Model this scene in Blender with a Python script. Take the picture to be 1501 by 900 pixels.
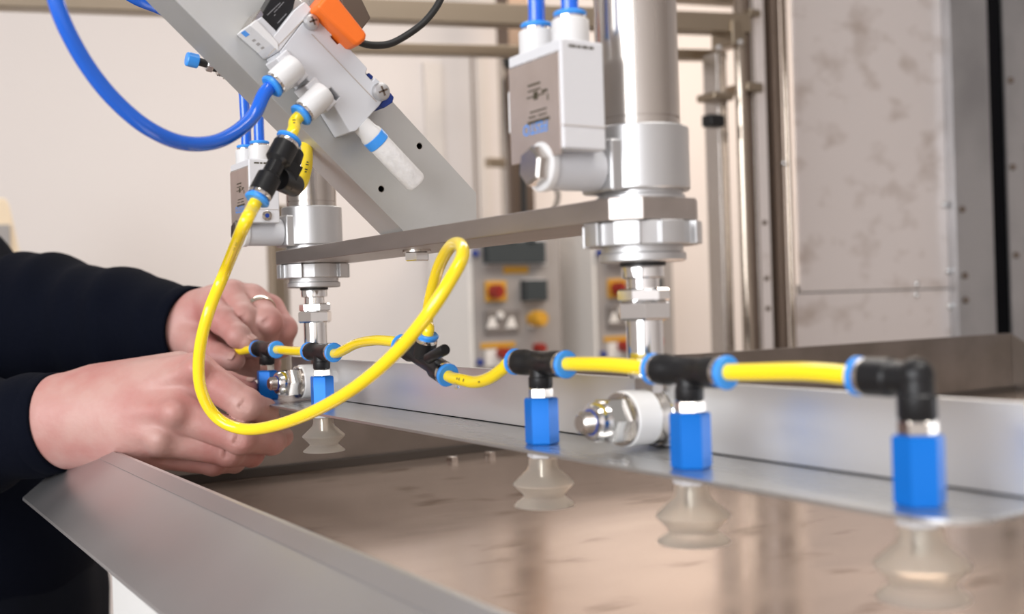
import bpy, bmesh, math, random
import numpy as np
from mathutils import Vector, Matrix
random.seed(7)
for o in list(bpy.data.objects): bpy.data.objects.remove(o)
SC = bpy.context.scene
COL = SC.collection
S = 0.001            # all lengths below are millimetres
H = 1250.0           # height of the camera above the floor; heights below are relative to it

# ------------------------------------------------------------------ camera
F = 1630.0           # focal length for a frame 1501 px wide
W, HT = 1501.0, 900.0
V1 = (-270.0, 478.0) # where the lines along +Y meet
SLOPE = 0.033        # roll of the horizon
yc = Vector(((V1[0]-750.5)/F, -(V1[1]-450)/F, -1.0)).normalized()
uc = Vector((-SLOPE, 1.0, 0.0))
zc = (uc - yc*uc.dot(yc)).normalized()
xc = yc.cross(zc)
RCAM = Matrix((xc, yc, zc))           # camera -> world
cam_d = bpy.data.cameras.new('camera')
cam = bpy.data.objects.new('camera', cam_d); COL.objects.link(cam)
cam.matrix_world = Matrix.Translation((0, 0, H*S)) @ RCAM.to_4x4()
cam_d.sensor_width = 36.0
cam_d.lens = F*36.0/W
cam_d.clip_start = 0.02; cam_d.clip_end = 60
cam_d.dof.use_dof = True
cam_d.dof.focus_distance = 0.66
cam_d.dof.aperture_fstop = 8.0
SC.camera = cam

# ------------------------------------------------------------------ light
SC.view_settings.view_transform = 'Standard'
SC.view_settings.look = 'None'
SC.view_settings.exposure = 0.0
SC.view_settings.gamma = 1.0
SC.view_settings.use_curve_mapping = False
wd = bpy.data.worlds.new('world'); SC.world = wd; wd.use_nodes = True
wd.node_tree.nodes['Background'].inputs[0].default_value = (1.0, 0.93, 0.87, 1)
wd.node_tree.nodes['Background'].inputs[1].default_value = 0.36
def area(name, loc, target, sx, sy, power, col=(1, 1, 1)):
    l = bpy.data.lights.new(name, 'AREA'); l.shape = 'RECTANGLE'
    l.size = sx*S; l.size_y = sy*S; l.energy = power; l.color = col
    o = bpy.data.objects.new(name, l); COL.objects.link(o)
    p = Vector(loc); t = Vector(target)
    o.location = Vector((p.x*S, p.y*S, (p.z+H)*S))
    o.rotation_euler = (t-p).to_track_quat('-Z', 'Y').to_euler()
    return o
area('window_daylight', (-2480, -500, 450), (300, -200, 100), 2900, 1700, 135, (0.95, 0.97, 1.0))
area('overhead_fill', (1300, 2000, 1750), (1300, 2300, 0), 2600, 500, 33, (1.0, 0.95, 0.90))  # added lamp without a known fixture, brightens the back wall
area('overhead_fill', (3500, 2500, 1750), (3500, 2900, 0), 1600, 500, 40, (1.0, 0.82, 0.66))  # added warm lamp, no known fixture, tints the wall peach on the right
area('overhead_fill', (500, -400, 1700), (500, -400, 0), 1800, 500, 30, (1.0, 0.96, 0.92))  # added front fill above the camera, lifts the faces turned towards it

# ------------------------------------------------------------------ pixel rays of the 1501 x 900 frame -> places in the room
def ray(px, py):
    return RCAM @ Vector(((px-750.5)/F, -(py-450)/F, -1.0))
def pt(px, py, z): return ray(px, py)*z
def onX(px, py, X): r = ray(px, py); return r*(X/r.x)
def onY(px, py, Y): r = ray(px, py); return r*(Y/r.y)
def onZ(px, py, Z): r = ray(px, py); return r*(Z/r.z)
X3, Y3, Z3 = Vector((1, 0, 0)), Vector((0, 1, 0)), Vector((0, 0, 1))
def V(*a): return Vector(a)

# ------------------------------------------------------------------ materials
def M(name, col, rough=0.5, metal=0.0, var=None, bump=None, coat=0.0, trans=0.0, sss=0.0, ior=None, stretch=None, spec=None, rvar=None, emit=None):
    m = bpy.data.materials.new(name); m.use_nodes = True
    nt = m.node_tree; b = nt.nodes['Principled BSDF']
    b.inputs['Base Color'].default_value = (*col, 1)
    b.inputs['Roughness'].default_value = rough
    b.inputs['Metallic'].default_value = metal
    if coat: b.inputs['Coat Weight'].default_value = coat; b.inputs['Coat Roughness'].default_value = 0.08
    if trans: b.inputs['Transmission Weight'].default_value = trans
    if ior: b.inputs['IOR'].default_value = ior
    if spec is not None: b.inputs['Specular IOR Level'].default_value = spec
    if sss:
        b.inputs['Subsurface Weight'].default_value = sss
        b.inputs['Subsurface Radius'].default_value = (0.004, 0.0018, 0.0012)
        b.inputs['Subsurface Scale'].default_value = 1.0
    if emit: b.inputs['Emission Color'].default_value = (*col, 1); b.inputs['Emission Strength'].default_value = emit
    tc = None
    def coords():
        nonlocal tc
        if tc is None:
            t = nt.nodes.new('ShaderNodeTexCoord'); mp = nt.nodes.new('ShaderNodeMapping')
            nt.links.new(t.outputs['Object'], mp.inputs['Vector'])
            if stretch: mp.inputs['Scale'].default_value = stretch
            tc = mp
        return tc.outputs[0]
    def noise(scale, detail=6):
        n = nt.nodes.new('ShaderNodeTexNoise'); n.inputs['Scale'].default_value = scale; n.inputs['Detail'].default_value = detail
        nt.links.new(coords(), n.inputs['Vector']); return n.outputs['Fac']
    if var:                     # (scale, second colour, low, high)
        f = noise(var[0])
        r = nt.nodes.new('ShaderNodeMapRange'); r.inputs[1].default_value = var[2]; r.inputs[2].default_value = var[3]
        nt.links.new(f, r.inputs[0])
        mx = nt.nodes.new('ShaderNodeMix'); mx.data_type = 'RGBA'
        mx.inputs[6].default_value = (*col, 1); mx.inputs[7].default_value = (*var[1], 1)
        nt.links.new(r.outputs[0], mx.inputs[0]); nt.links.new(mx.outputs[2], b.inputs['Base Color'])
    if rvar:                    # (scale, rough low, rough high)
        f = noise(rvar[0], 4)
        r = nt.nodes.new('ShaderNodeMapRange'); r.inputs[1].default_value = 0.3; r.inputs[2].default_value = 0.7
        r.inputs[3].default_value = rvar[1]; r.inputs[4].default_value = rvar[2]
        nt.links.new(f, r.inputs[0]); nt.links.new(r.outputs[0], b.inputs['Roughness'])
    if bump:                    # (scale, strength, distance mm)
        f = noise(bump[0])
        bp = nt.nodes.new('ShaderNodeBump'); bp.inputs['Strength'].default_value = bump[1]; bp.inputs['Distance'].default_value = bump[2]*S
        nt.links.new(f, bp.inputs['Height']); nt.links.new(bp.outputs[0], b.inputs['Normal'])
    return m
MT = dict(
    wall=M('cream_wall', (0.785, 0.74, 0.725), 0.75, var=(1.2, (0.80, 0.76, 0.745), .3, .7)),
    wallstrip=M('wall_strip', (0.80, 0.75, 0.71), 0.6),
    seam=M('seam', (0.42, 0.36, 0.31), 0.7),
    floor=M('concrete_floor', (0.30, 0.28, 0.26), 0.6, var=(3, (0.22, 0.2, 0.19), .3, .7)),
    white=M('white_paint', (0.8, 0.79, 0.77), 0.5),
    alu=M('aluminium_sheet', (0.76, 0.76, 0.77), 0.36, 0.8, rvar=(60, .30, .42), stretch=(1, .12, 1)),
    flange=M('flange_aluminium', (0.56, 0.56, 0.56), 0.30, 0.95, rvar=(60, .24, .36), stretch=(1, .12, 1)),
    bracket=M('satin_bracket', (0.53, 0.53, 0.515), 0.5, 0.6, var=(25, (0.57, 0.57, 0.56), .35, .65)),
    bar=M('raw_steel_bar', (0.42, 0.38, 0.355), 0.36, 0.95, var=(90, (0.48, 0.435, 0.41), .3, .7), stretch=(1, .3, 1)),
    steel=M('brushed_steel', (0.54, 0.50, 0.465), 0.24, 1.0, rvar=(250, .19, .29), stretch=(1, 1, .03)),
    cast=M('silver_anodised', (0.55, 0.55, 0.555), 0.40, 0.85, bump=(900, .1, .3)),
    chrome=M('polished_chrome', (0.80, 0.80, 0.80), 0.10, 1.0),
    nickel=M('nickel_plate', (0.78, 0.74, 0.69), 0.16, 1.0),
    tray=M('tray_steel', (0.62, 0.615, 0.625), 0.40, 1.0, rvar=(8, .36, .44), var=(5, (0.55, 0.545, 0.555), .35, .7)),
    trayfloor=M('stained_mirror_steel', (0.64, 0.51, 0.43), 0.10, 0.72, rvar=(9, .11, .2), var=(18, (0.36, 0.26, 0.20), .58, .70), stretch=(1, 2.2, 1)),
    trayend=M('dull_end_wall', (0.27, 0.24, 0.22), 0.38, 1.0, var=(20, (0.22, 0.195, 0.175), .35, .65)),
    panel=M('stained_steel_panel', (0.86, 0.80, 0.78), 0.42, 0.45, var=(9, (0.60, 0.52, 0.475), .52, .72), rvar=(4, .32, .5), stretch=(1, 1, 1.6)),
    shadebrown=M('brown_shade', (0.045, 0.036, 0.03), 0.6),  # shade tone for the dark strip in the tray crease
    upright=M('grey_upright', (0.44, 0.44, 0.45), 0.36, 0.9, var=(5, (0.33, 0.33, 0.34), .4, .7)),
    framest=M('frame_steel', (0.345, 0.285, 0.215), 0.30, 0.95),
    framedk=M('frame_steel_brown', (0.20, 0.155, 0.125), 0.4, 0.9),
    black=M('black_plastic', (0.009, 0.009, 0.010), 0.36, spec=.35),
    rubber=M('black_rubber', (0.01, 0.01, 0.01), 0.55),
    rodst=M('guide_rod_steel', (0.42, 0.36, 0.30), 0.09, 1.0),
    dimprint=M('dim_print', (0.16, 0.16, 0.17), 0.6),
    dark=M('dark_gap', (0.004, 0.004, 0.005), 0.9, spec=.05),
    blue=M('anodised_blue', (0.002, 0.145, 0.56), 0.30, 0.25, spec=.3),
    ringblue=M('release_ring_blue', (0.04, 0.29, 0.82), 0.35),
    hoseblue=M('blue_polyurethane', (0.008, 0.12, 0.64), 0.2, coat=.4),
    yellow=M('yellow_polyurethane', (0.95, 0.70, 0.012), 0.2, coat=.4, sss=.0),
    print=M('black_print', (0.05, 0.04, 0.02), 0.6),
    grey=M('grey_valve_plastic', (0.56, 0.57, 0.60), 0.42),
    ltgrey=M('light_grey_plastic', (0.61, 0.61, 0.63), 0.42),
    whitepl=M('white_plastic', (0.67, 0.665, 0.665), 0.35),
    felt=M('white_felt', (0.78, 0.77, 0.77), 0.9, bump=(700, .5, .6), var=(300, (0.70, 0.69, 0.69), .35, .65)),
    orange=M('orange_plastic', (0.85, 0.16, 0.012), 0.5),
    label=M('foil_label', (0.56, 0.47, 0.42), 0.36, 0.75, var=(60, (0.62, 0.53, 0.48), .3, .7)),
    silicone=M('milky_silicone', (0.93, 0.91, 0.86), 0.34, trans=0.92, ior=1.12, bump=(300, .1, .3)),
    boxgrey=M('enclosure_grey', (0.34, 0.32, 0.31), 0.5),
    socket=M('socket_plate', (0.20, 0.18, 0.17), 0.45),
    dgrey=M('dark_grey_plastic', (0.035, 0.045, 0.05), 0.5),
    red=M('red_plastic', (0.30, 0.02, 0.012), 0.4),
    ypl=M('yellow_plastic', (0.62, 0.33, 0.03), 0.5),
    bluedot=M('blue_dot', (0.005, 0.035, 0.25), 0.5),
    cream=M('cream_plastic', (0.80, 0.66, 0.48), 0.5),
    skin=M('skin', (0.49, 0.285, 0.25), 0.5, var=(26, (0.44, 0.185, 0.165), .38, .64), bump=(330, .35, .7), sss=.1),
    nail=M('fingernail', (0.50, 0.285, 0.245), 0.35),
    hair=M('brown_hair', (0.05, 0.03, 0.02), 0.6, bump=(150, .6, 2)),
    navy=M('navy_knit', (0.002, 0.003, 0.0075), 0.9, bump=(500, .4, .6), spec=.08),
    trousers=M('black_trousers', (0.004, 0.005, 0.009), 0.85, bump=(300, .3, .6), spec=.08),
    shoe=M('black_shoe', (0.01, 0.01, 0.01), 0.5),
    gold=M('pale_gold_ring', (0.78, 0.70, 0.60), 0.2, 1.0),
    clear=M('clear_drop', (0.95, 0.95, 0.95), 0.02, trans=1.0, ior=1.33),
)

# ------------------------------------------------------------------ mesh helpers
class MB:
    def __init__(s): s.v = []; s.f = []
    def add(s, vs, fs):
        n = len(s.v); s.v += [Vector(p) for p in vs]; s.f += [tuple(i+n for i in f) for f in fs]; return s
    def box(s, a, b):           # opposite corners
        x0, x1 = sorted((a[0], b[0])); y0, y1 = sorted((a[1], b[1])); z0, z1 = sorted((a[2], b[2]))
        vs = [(x, y, z) for z in (z0, z1) for y in (y0, y1) for x in (x0, x1)]
        return s.add(vs, [(0, 2, 3, 1), (4, 5, 7, 6), (0, 1, 5, 4), (2, 6, 7, 3), (0, 4, 6, 2), (1, 3, 7, 5)])
    def obox(s, c, u, v, w):    # centre and three half-vectors
        c = Vector(c); vs = [c+u*i+v*j+w*k for k in (-1, 1) for j in (-1, 1) for i in (-1, 1)]
        fs = [(0, 2, 3, 1), (4, 5, 7, 6), (0, 1, 5, 4), (2, 6, 7, 3), (0, 4, 6, 2), (1, 3, 7, 5)]
        if u.cross(v).dot(w) < 0: fs = [f[::-1] for f in fs]
        return s.add(vs, fs)
    def prism(s, poly, d):      # polygon (list of vectors) swept by d
        n = len(poly); poly = [Vector(p) for p in poly]; d = Vector(d)
        nrm = Vector((0, 0, 0))
        for i in range(n): nrm += poly[i].cross(poly[(i+1) % n])
        if nrm.dot(d) > 0: poly = poly[::-1]
        vs = poly+[p+d for p in poly]
        fs = [tuple(range(n)), tuple(range(2*n-1, n-1, -1))]
        fs += [(i, i+n, (i+1) % n+n, (i+1) % n) for i in range(n)]
        return s.add(vs, fs)
    def lathe(s, prof, O, A, n=32, U=None, ph=0.0, caps=True):   # profile of (radius, distance along A)
        O = Vector(O); A = Vector(A).normalized()
        if U is None: U = Vector((0, 0, 1)) if abs(A.z) < .9 else Vector((1, 0, 0))
        U = Vector(U); U = (U-A*U.dot(A)).normalized(); B = A.cross(U)
        vs = []; fs = []
        for r, h in prof:
            for i in range(n):
                a = 2*math.pi*i/n+ph
                vs.append(O+A*h+(U*math.cos(a)+B*math.sin(a))*r)
        up = prof[-1][1] >= prof[0][1]
        for k in range(len(prof)-1):
            for i in range(n):
                j = (i+1) % n; f = (k*n+i, k*n+j, (k+1)*n+j, (k+1)*n+i)
                fs.append(f)
        if caps:
            fs.append(tuple(range(n-1, -1, -1))); m = (len(prof)-1)*n; fs.append(tuple(range(m, m+n)))
        else:                   # closed loop profile (ring)
            pass
        return s.add(vs, fs)
    def ring(s, prof, O, A, n=32, U=None, ph=0.0):               # closed profile revolved
        return s.lathe(list(prof)+[prof[0]], O, A, n, U, ph, caps=False)
    def tube(s, pts, r, n=14):
        pts = [Vector(p) for p in pts]; m = len(pts)
        rr = r if isinstance(r, (list, tuple)) else [r]*m
        T = [(pts[min(i+1, m-1)]-pts[max(i-1, 0)]).normalized() for i in range(m)]
        U = T[0].orthogonal().normalized(); vs = []; fs = []
        for i in range(m):
            U = (U-T[i]*U.dot(T[i])).normalized(); B = T[i].cross(U)
            for k in range(n):
                a = 2*math.pi*k/n; vs.append(pts[i]+(U*math.cos(a)+B*math.sin(a))*rr[i])
        for i in range(m-1):
            for k in range(n):
                j = (k+1) % n; fs.append((i*n+k, i*n+j, (i+1)*n+j, (i+1)*n+k))
        fs.append(tuple(range(n-1, -1, -1))); fs.append(tuple(range((m-1)*n, m*n)))
        return s.add(vs, fs)
    def ball(s, c, r, n=20):
        prof = [(max(r*math.sin(math.pi*i/10), .01), -r*math.cos(math.pi*i/10)) for i in range(11)]
        return s.lathe(prof, c, Z3, n)
def spline(P, n=12, closed=False):   # Catmull-Rom, centripetal-ish, through the points
    P = [Vector(p) for p in P]; out = []
    Q = [P[0]*2-P[1]]+P+[P[-1]*2-P[-2]]
    for i in range(1, len(Q)-2):
        p0, p1, p2, p3 = Q[i-1:i+3]
        for k in range(n):
            t = k/n
            out.append(.5*((2*p1)+(p2-p0)*t+(2*p0-5*p1+4*p2-p3)*t*t+(3*p1-p0-3*p2+p3)*t**3))
    out.append(P[-1]); return out

def wloc(o):
    p = Vector((0, 0, 0))
    while o is not None: p += o.location; o = o.parent
    return p
def link(name, me, mat, parent, smooth=True, bevel=0.0, seg=2, ang=35):
    me.materials.append(MT[mat] if isinstance(mat, str) else mat)
    if smooth and len(me.polygons):
        me.polygons.foreach_set('use_smooth', [True]*len(me.polygons))
        me.set_sharp_from_angle(angle=math.radians(ang))
    o = bpy.data.objects.new(name, me); COL.objects.link(o)
    if parent is not None: o.parent = parent
    if bevel:
        b = o.modifiers.new('bevel', 'BEVEL'); b.width = bevel*S; b.segments = seg; b.limit_method = 'ANGLE'; b.angle_limit = math.radians(40)
        b.harden_normals = True
    return o
def part(name, mb, mat, parent=None, label=None, **k):
    """one mesh object from a builder in millimetres"""
    if parent is not None:
        off = wloc(parent); loc = None
    else:
        xs = [v.x for v in mb.v]; ys = [v.y for v in mb.v]; zs = [v.z for v in mb.v]
        loc = Vector(((min(xs)+max(xs))/2*S, (min(ys)+max(ys))/2*S, (min(zs)+H)*S)); off = loc
    me = bpy.data.meshes.new(name)
    me.from_pydata([(v.x*S-off.x, v.y*S-off.y, (v.z+H)*S-off.z) for v in mb.v], [], mb.f); me.update()
    o = link(name, me, mat, parent, **k)
    if loc is not None: o.location = loc
    if label: o['label'] = label
    return o
def tag(o, label, cat, group=None, kind=None):
    if kind: o['kind'] = kind
    if label: o['label'] = label
    if cat: o['category'] = cat
    if group: o['group'] = group
    return o
def thing(name, base, label, cat, group=None):
    o = bpy.data.objects.new(name, None); COL.objects.link(o); o.empty_display_size = .02
    o.location = Vector((base[0]*S, base[1]*S, (base[2]+H)*S))
    return tag(o, label, cat, group)
def copy_tree(o, parent=None):
    c = o.copy(); COL.objects.link(c)
    if parent is not None: c.parent = parent
    for ch in list(o.children):
        copy_tree(ch, c)
    return c
def copy_thing(o, d, label):
    c = copy_tree(o); c.location = o.location+Vector(d)*S; c['label'] = label; return c
def struct(name, mb, mat, parent=None, **k):
    o = part(name, mb, mat, parent, **k)
    if parent is None: o['kind'] = 'structure'
    return o
def text(name, s, origin, xdir, ydir, size, mat, parent, mirror=False):
    """flat printed lettering, centred on origin"""
    cu = bpy.data.curves.new(name, 'FONT'); cu.body = s; cu.size = size; cu.align_x = 'CENTER'; cu.align_y = 'CENTER'
    ob = bpy.data.objects.new(name, cu); COL.objects.link(ob)
    me = bpy.data.meshes.new_from_object(ob.evaluated_get(bpy.context.evaluated_depsgraph_get()))
    bpy.data.objects.remove(ob); bpy.data.curves.remove(cu)
    x = Vector(xdir).normalized(); y = Vector(ydir).normalized(); off = wloc(parent)
    for v in me.vertices:
        p = Vector(origin)+x*v.co.x+y*v.co.y
        v.co = Vector((p.x*S, p.y*S, (p.z+H)*S))-off
    me.materials.clear()
    return link(name, me, mat, parent, smooth=False)

# ================================================================== the setting
FZ = -H
struct('floor', MB().box((-2600, -2500, FZ-20), (5200, 4000, FZ)), 'floor')
wb = struct('wall_back', MB().box((-2600, 3900, FZ), (5200, 3960, 2200)), 'wall')
struct('wall_left', MB().box((-2660, -2500, FZ), (-2600, 3960, 2200)), 'wall')
struct('wall_front', MB().box((-2660, -2560, FZ), (5260, -2500, 2200)), 'wall')
struct('wall_right', MB().box((5200, -2500, FZ), (5260, 3960, 2200)), 'wall')
def vstrip(px0, px1, y0, y1, Y, dep, name, mat, parent=None, **k):
    """an upright strip whose front stands in the plane Y"""
    a = onY(px0, (y0+y1)/2, Y); b = onY(px1, (y0+y1)/2, Y)
    z0 = FZ if y1 >= 640 else onY((px0+px1)/2, y1, Y).z       # long ones stand on the floor
    z1 = onY((px0+px1)/2, y0, Y).z
    return part(name, MB().box((a.x, Y, z0), (b.x, Y+dep, z1)), mat, parent, **k)
o = vstrip(631, 656, 92, 640, 3880, 20, 'trim_1', 'wallstrip'); o['kind'] = 'structure'
o = vstrip(699, 701.5, 70, 640, 3892, 8, 'trim_2', 'seam'); o['kind'] = 'structure'
o = vstrip(707, 722, 70, 640, 3884, 16, 'trim_3', 'wallstrip'); o['kind'] = 'structure'

# ---- far cream case at the left edge
Yc = 3000
t = thing('instrument_case', (onY(5, 380, Yc).x, Yc, onY(5, 470, Yc).z), 'cream sloping instrument case with grey front behind the black sleeve', 'case')
poly = [onY(*p, Yc) for p in ((-60, 291), (8, 290), (14, 300), (36, 400), (40, 470), (-60, 470))]
part('case_body', MB().prism(poly, (0, 160, 0)), 'cream', t, bevel=6)
poly = [onY(*p, Yc-12) for p in ((-60, 329), (15, 329), (18, 472), (-60, 472))]
part('grey_panel', MB().prism(poly, (0, 12, 0)), 'boxgrey', t, bevel=2)
part('stand', MB().box((t.location.x/S-60, Yc+20, FZ), (t.location.x/S+20, Yc+140, onY(0, 470, Yc).z)), 'framest', t)

# ================================================================== steel frame behind the machine
fr = thing('steel_gantry', (1400, 1560, FZ), 'brown-reflecting stainless tube frame behind the two cylinders', 'frame')
def beam(p0, p1, h, d, name, mat, parent, bevel=2):
    p0 = Vector(p0); p1 = Vector(p1); ax = (p1-p0); L = ax.length; ax.normalize()
    sd = ax.cross(Z3).normalized()
    up = sd.cross(ax)
    return part(name, MB().obox((p0+p1)/2, ax*(L/2), sd*(d/2), up*(h/2)), mat, parent, bevel=bevel)
beam(pt(-40, -5, 1740), pt(1095, 37, 2105), 36, 36, 'rail', 'framest', fr)
beam(pt(395, 69, 2010), pt(1062, 82, 2200), 20, 24, 'rail', 'framest', fr)
beam(pt(560, -32, 2250), pt(1080, 2, 2360), 20, 30, 'rail', 'framest', fr)
q = pt(-40, -5, 1740)
part('post', MB().box((q.x-36, q.y-18, FZ), (q.x, q.y+18, q.z+18)), 'framest', fr, bevel=2)
YF = 1562
def post(px0, px1, mat, name='post', Y=YF, dep=36, y0=-120, y1=640, bev=2, par=None):
    return vstrip(px0, px1, y0, y1, Y, dep, name, mat, par or fr, bevel=bev)
post(1059, 1073, 'steel', dep=40, y0=78)
c = onY(1091, 300, YF-20)
part('chrome_rod', MB().lathe([(10.5, FZ), (10.5, 760)], (c.x, c.y, 0), Z3), 'rodst', fr)
post(1101, 1107, 'framedk', Y=YF-4)
post(1107.5, 1112, 'steel', Y=YF-2, dep=8)
post(1112.5, 1127, 'panel', Y=YF+4, dep=10)
post(1127, 1140, 'framedk', Y=YF+30, dep=30)
post(1141, 1150, 'framedk', Y=YF+10, dep=12)
c = onY(1157, 300, YF+6)
part('guide_rod', MB().lathe([(6, FZ), (6, 760)], (c.x, c.y, 0), Z3), 'rodst', fr)
# rod clamps
def clamp(px, py, w, h, d, mat, name='clamp', Y=YF-34):
    p = onY(px, py, Y)
    part(name, MB().box((p.x-w/2, Y, p.z-h/2), (p.x+w/2, Y+d, p.z+h/2)), mat, fr, bevel=3)
clamp(1062, 140, 50, 14, 50, 'framest'); clamp(1108, 127, 42, 18, 60, 'framest'); clamp(1084, 48, 34, 46, 60, 'framest')
clamp(1108, 18, 30, 14, 50, 'framest')
clamp(1053, 176, 36, 22, 26, 'black', 'knob', Y=YF-60)
for (px, py) in ((1083, 62), (1052, 70)):
    p = onY(px, py, YF-40); part('bolt_head', MB().lathe([(6, 0), (6, -6), (3, -8)], p, Y3, 6), 'chrome', fr)
for (px, py) in ((1122, 326), (1125, 408), (1127, 452), (1150, 239)):
    p = onY(px, py, YF); part('rivet', MB().lathe([(4.5, 4), (4.5, 0), (2.5, -2.5)], p, Y3, 12), 'framedk' if px < 1140 else 'chrome', fr)
# dark post at the back with cable bundle, and slim post near the left cylinder
YB = 3640
cd = thing('cable_duct', (onY(763, 329, YB).x, YB, onY(763, 329, YB).z), 'dark upright cable duct with a slim pipe rising from the control box', 'duct')
post(748, 779, 'framedk', Y=YB, dep=90, y0=-60, y1=329, par=cd)
post(738, 744, 'steel', Y=YB-10, dep=30, y0=70, y1=329, par=cd)
p = onY(737, 88, YB-60); part('knob', MB().lathe([(14, 0), (34, 8), (34, 34), (14, 42)], p, V(.9, -.4, 0), 20), 'rubber', cd)
clampY = YB-30
p = onY(729, 238, clampY); part('clamp', MB().box((p.x-38, clampY, p.z-17), (p.x+38, clampY+30, p.z+17)), 'framest', cd, bevel=2)
cab = [onY(*q, YB-40) for q in ((752, 110), (757, 180), (766, 240), (768, 300), (770, 329))]
part('cable', MB().tube(spline(cab), 14, 10), 'rubber', cd)
cab = [onY(*q, YB-60) for q in ((815, 270), (818, 290), (812, 310), (808, 329))]
part('cable', MB().tube(spline(cab), 8, 10), 'rubber', cd)
post(404, 422, 'framest', Y=2300, dep=40, y0=300, y1=700)
post(424, 428, 'seam', Y=2320, dep=10, y0=300, y1=700)

# ================================================================== right-hand steel panels
pn = thing('steel_cladding', (2300, 1700, FZ), 'stained stainless panels with rivets and a black vertical gap', 'cladding')
YP = 1700
vstrip(1166, 1399, -140, 425.0, YP, 6, 'panel_sheet', 'panel', pn)
vstrip(1166, 1399, 427.0, 640, YP, 6, 'panel_sheet', 'panel', pn)
vstrip(1399, 1454, -140, 640, YP-24, 24, 'upright', 'upright', pn, bevel=1.5)
vstrip(1170, 1395, 415, 440, YP+6.5, 3, 'seam_backing', 'dark', pn)
vstrip(1450, 1490, -140, 640, YP+30, 6, 'gap_backing', 'dark', pn)
vstrip(1477, 1700, -140, 640, YP-30, 6, 'panel_sheet', 'upright', pn)
vstrip(1471, 1476, -140, 640, YP-24, 30, 'seal', 'dark', pn)
for (px, py, Y) in ((1383, 300, YP), (1388, 397, YP), (1391, 449, YP), (1343, 416, YP), (1343, 432, YP), (1160, 421, YP), (1161, 436, YP),
                    (1410, 307, YP-24), (1414, 404, YP-24), (1415, 440, YP-24), (1481, 118, YP-30), (1484, 245, YP-30), (1489, 374, YP-30)):
    p = onY(px, py, Y); part('rivet', MB().lathe([(8, 2), (8, -3), (5.5, -6.5), (1.5, -7.5)], p, Y3, 14), 'chrome' if Y == YP else 'framedk', pn)

# ================================================================== control boxes on the back wall
YE = 3560
eb = thing('control_box', (onY(757, 545, YE).x, YE, onY(757, 560, YE).z), 'grey control box left of the near piston rod, full front in view', 'control box', 'wall control boxes')
a = onY(691, 330, YE); b = onY(826, 560, YE)
part('enclosure', MB().box((a.x, YE, b.z), (b.x, YE+330, a.z)), 'boxgrey', eb, bevel=6)
part('edge_trim', MB().box((a.x-16, YE+6, b.z), (a.x-1, YE+320, a.z)), 'white', eb)
def er(name, x0, y0, x1, y1, d, mat, par=eb, Y=YE, bev=2):
    p = onY((x0+x1)/2, (y0+y1)/2, Y-d); k = (p-onY((x0+x1)/2+1, (y0+y1)/2, Y-d)).length; hz = (p-onY((x0+x1)/2, (y0+y1)/2+1, Y-d)).length
    w = (x1-x0)*k/2; h = (y1-y0)*hz/2
    return part(name, MB().box((p.x-w, Y-d, p.z-h), (p.x+w, Y, p.z+h)), mat, par, bevel=bev)
def ed(name, px, py, r, d, mat, par=eb, Y=YE, n=24):
    p = onY(px, py, Y-d)
    return part(name, MB().lathe([(r, 0), (r, -d*.8), (r*.85, -d)], (p.x, Y, p.z), Y3, n), mat, par)
er('display_frame', 711, 350, 802, 389, 12, 'ltgrey'); er('display', 716, 353, 801, 386, 40, 'dgrey')
for px in (722, 748, 776): er('terminal', px, 349, px+9, 356, 46, 'dgrey')
er('warning_label', 738, 390, 775, 401, 3, 'ypl')
s1 = er('switch_plate', 713, 412, 743, 442, 14, 'ypl'); k1 = ed('switch_knob', 733, 427, 25, 60, 'red', s1)
er('handle_bar', 730, 417, 736, 437, 72, 'red', s1)
er('socket_frame', 768, 409, 800, 442, 12, 'ltgrey'); er('socket_cover', 772, 410, 803, 441, 44, 'dgrey')
sk = er('socket_plate', 712, 455, 762, 488, 12, 'socket')
for px in (722, 750):
    poly = [onY(*q, YE-16) for q in ((px-8, 481), (px-3, 466), (px+2, 464), (px+3, 466), (px+8, 480))]
    part('rocker', MB().prism(poly, (0, 6, 0)), 'white', sk)
ed('button', 735, 462, 14, 22, 'white', sk)
w1 = er('indicator_base', 779, 457, 790, 480, 20, 'white'); ed('indicator', 796, 467, 30, 70, 'ypl', w1); ed('indicator_cap', 797, 473, 15, 84, 'ypl', w1)
er('warning_label', 705, 502, 756, 510, 3, 'ypl'); er('notice', 712, 512, 736, 537, 3, 'white')
ed('stop_button', 744, 518, 22, 50, 'red'); ed('stop_button', 797, 510, 18, 50, 'red')
ed('plug', 699, 371, 12, 20, 'bluedot'); ed('plug', 706, 531, 12, 20, 'bluedot')
dX = onY(893, 423, YE).x-onY(714, 428, YE).x
copy_thing(eb, (dX, 0, 0), 'grey control box half hidden behind the near piston rod')

# ================================================================== tray
TR = thing('steel_tray', (700, 480, -140), 'wide stainless tray with a sloping front rim under the suction cups', 'tray')
part('tray_floor', MB().box((172, 60, -132), (1279, 855, -130)), 'trayfloor', TR)
prof = [(122, -127), (121.5, -129), (123, -129.5), (166, -95.5), (169.5, -93.8), (171.5, -95.5), (171.5, -130), (173.5, -130), (173.5, -94), (172, -91.6), (169.5, -91), (166, -92)]
part('front_rim', MB().prism([V(x, 862, z) for x, z in prof], (0, -802, 0)), 'tray', TR, bevel=.6)
part('rim_fold', MB().prism([V(x, 858, z) for x, z in ((160.5, -95.9), (167.2, -90.6), (167.9, -91.4), (161.2, -96.8))], (0, -790, 0)), 'tray', TR)
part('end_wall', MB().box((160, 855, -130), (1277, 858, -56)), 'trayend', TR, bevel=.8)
part('crease_shade', MB().box((173.6, 851, -130), (1277, 855.2, -123)), 'shadebrown', TR, bevel=.5)  # dark strip painting the shade where floor meets end wall, no real part
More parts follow.
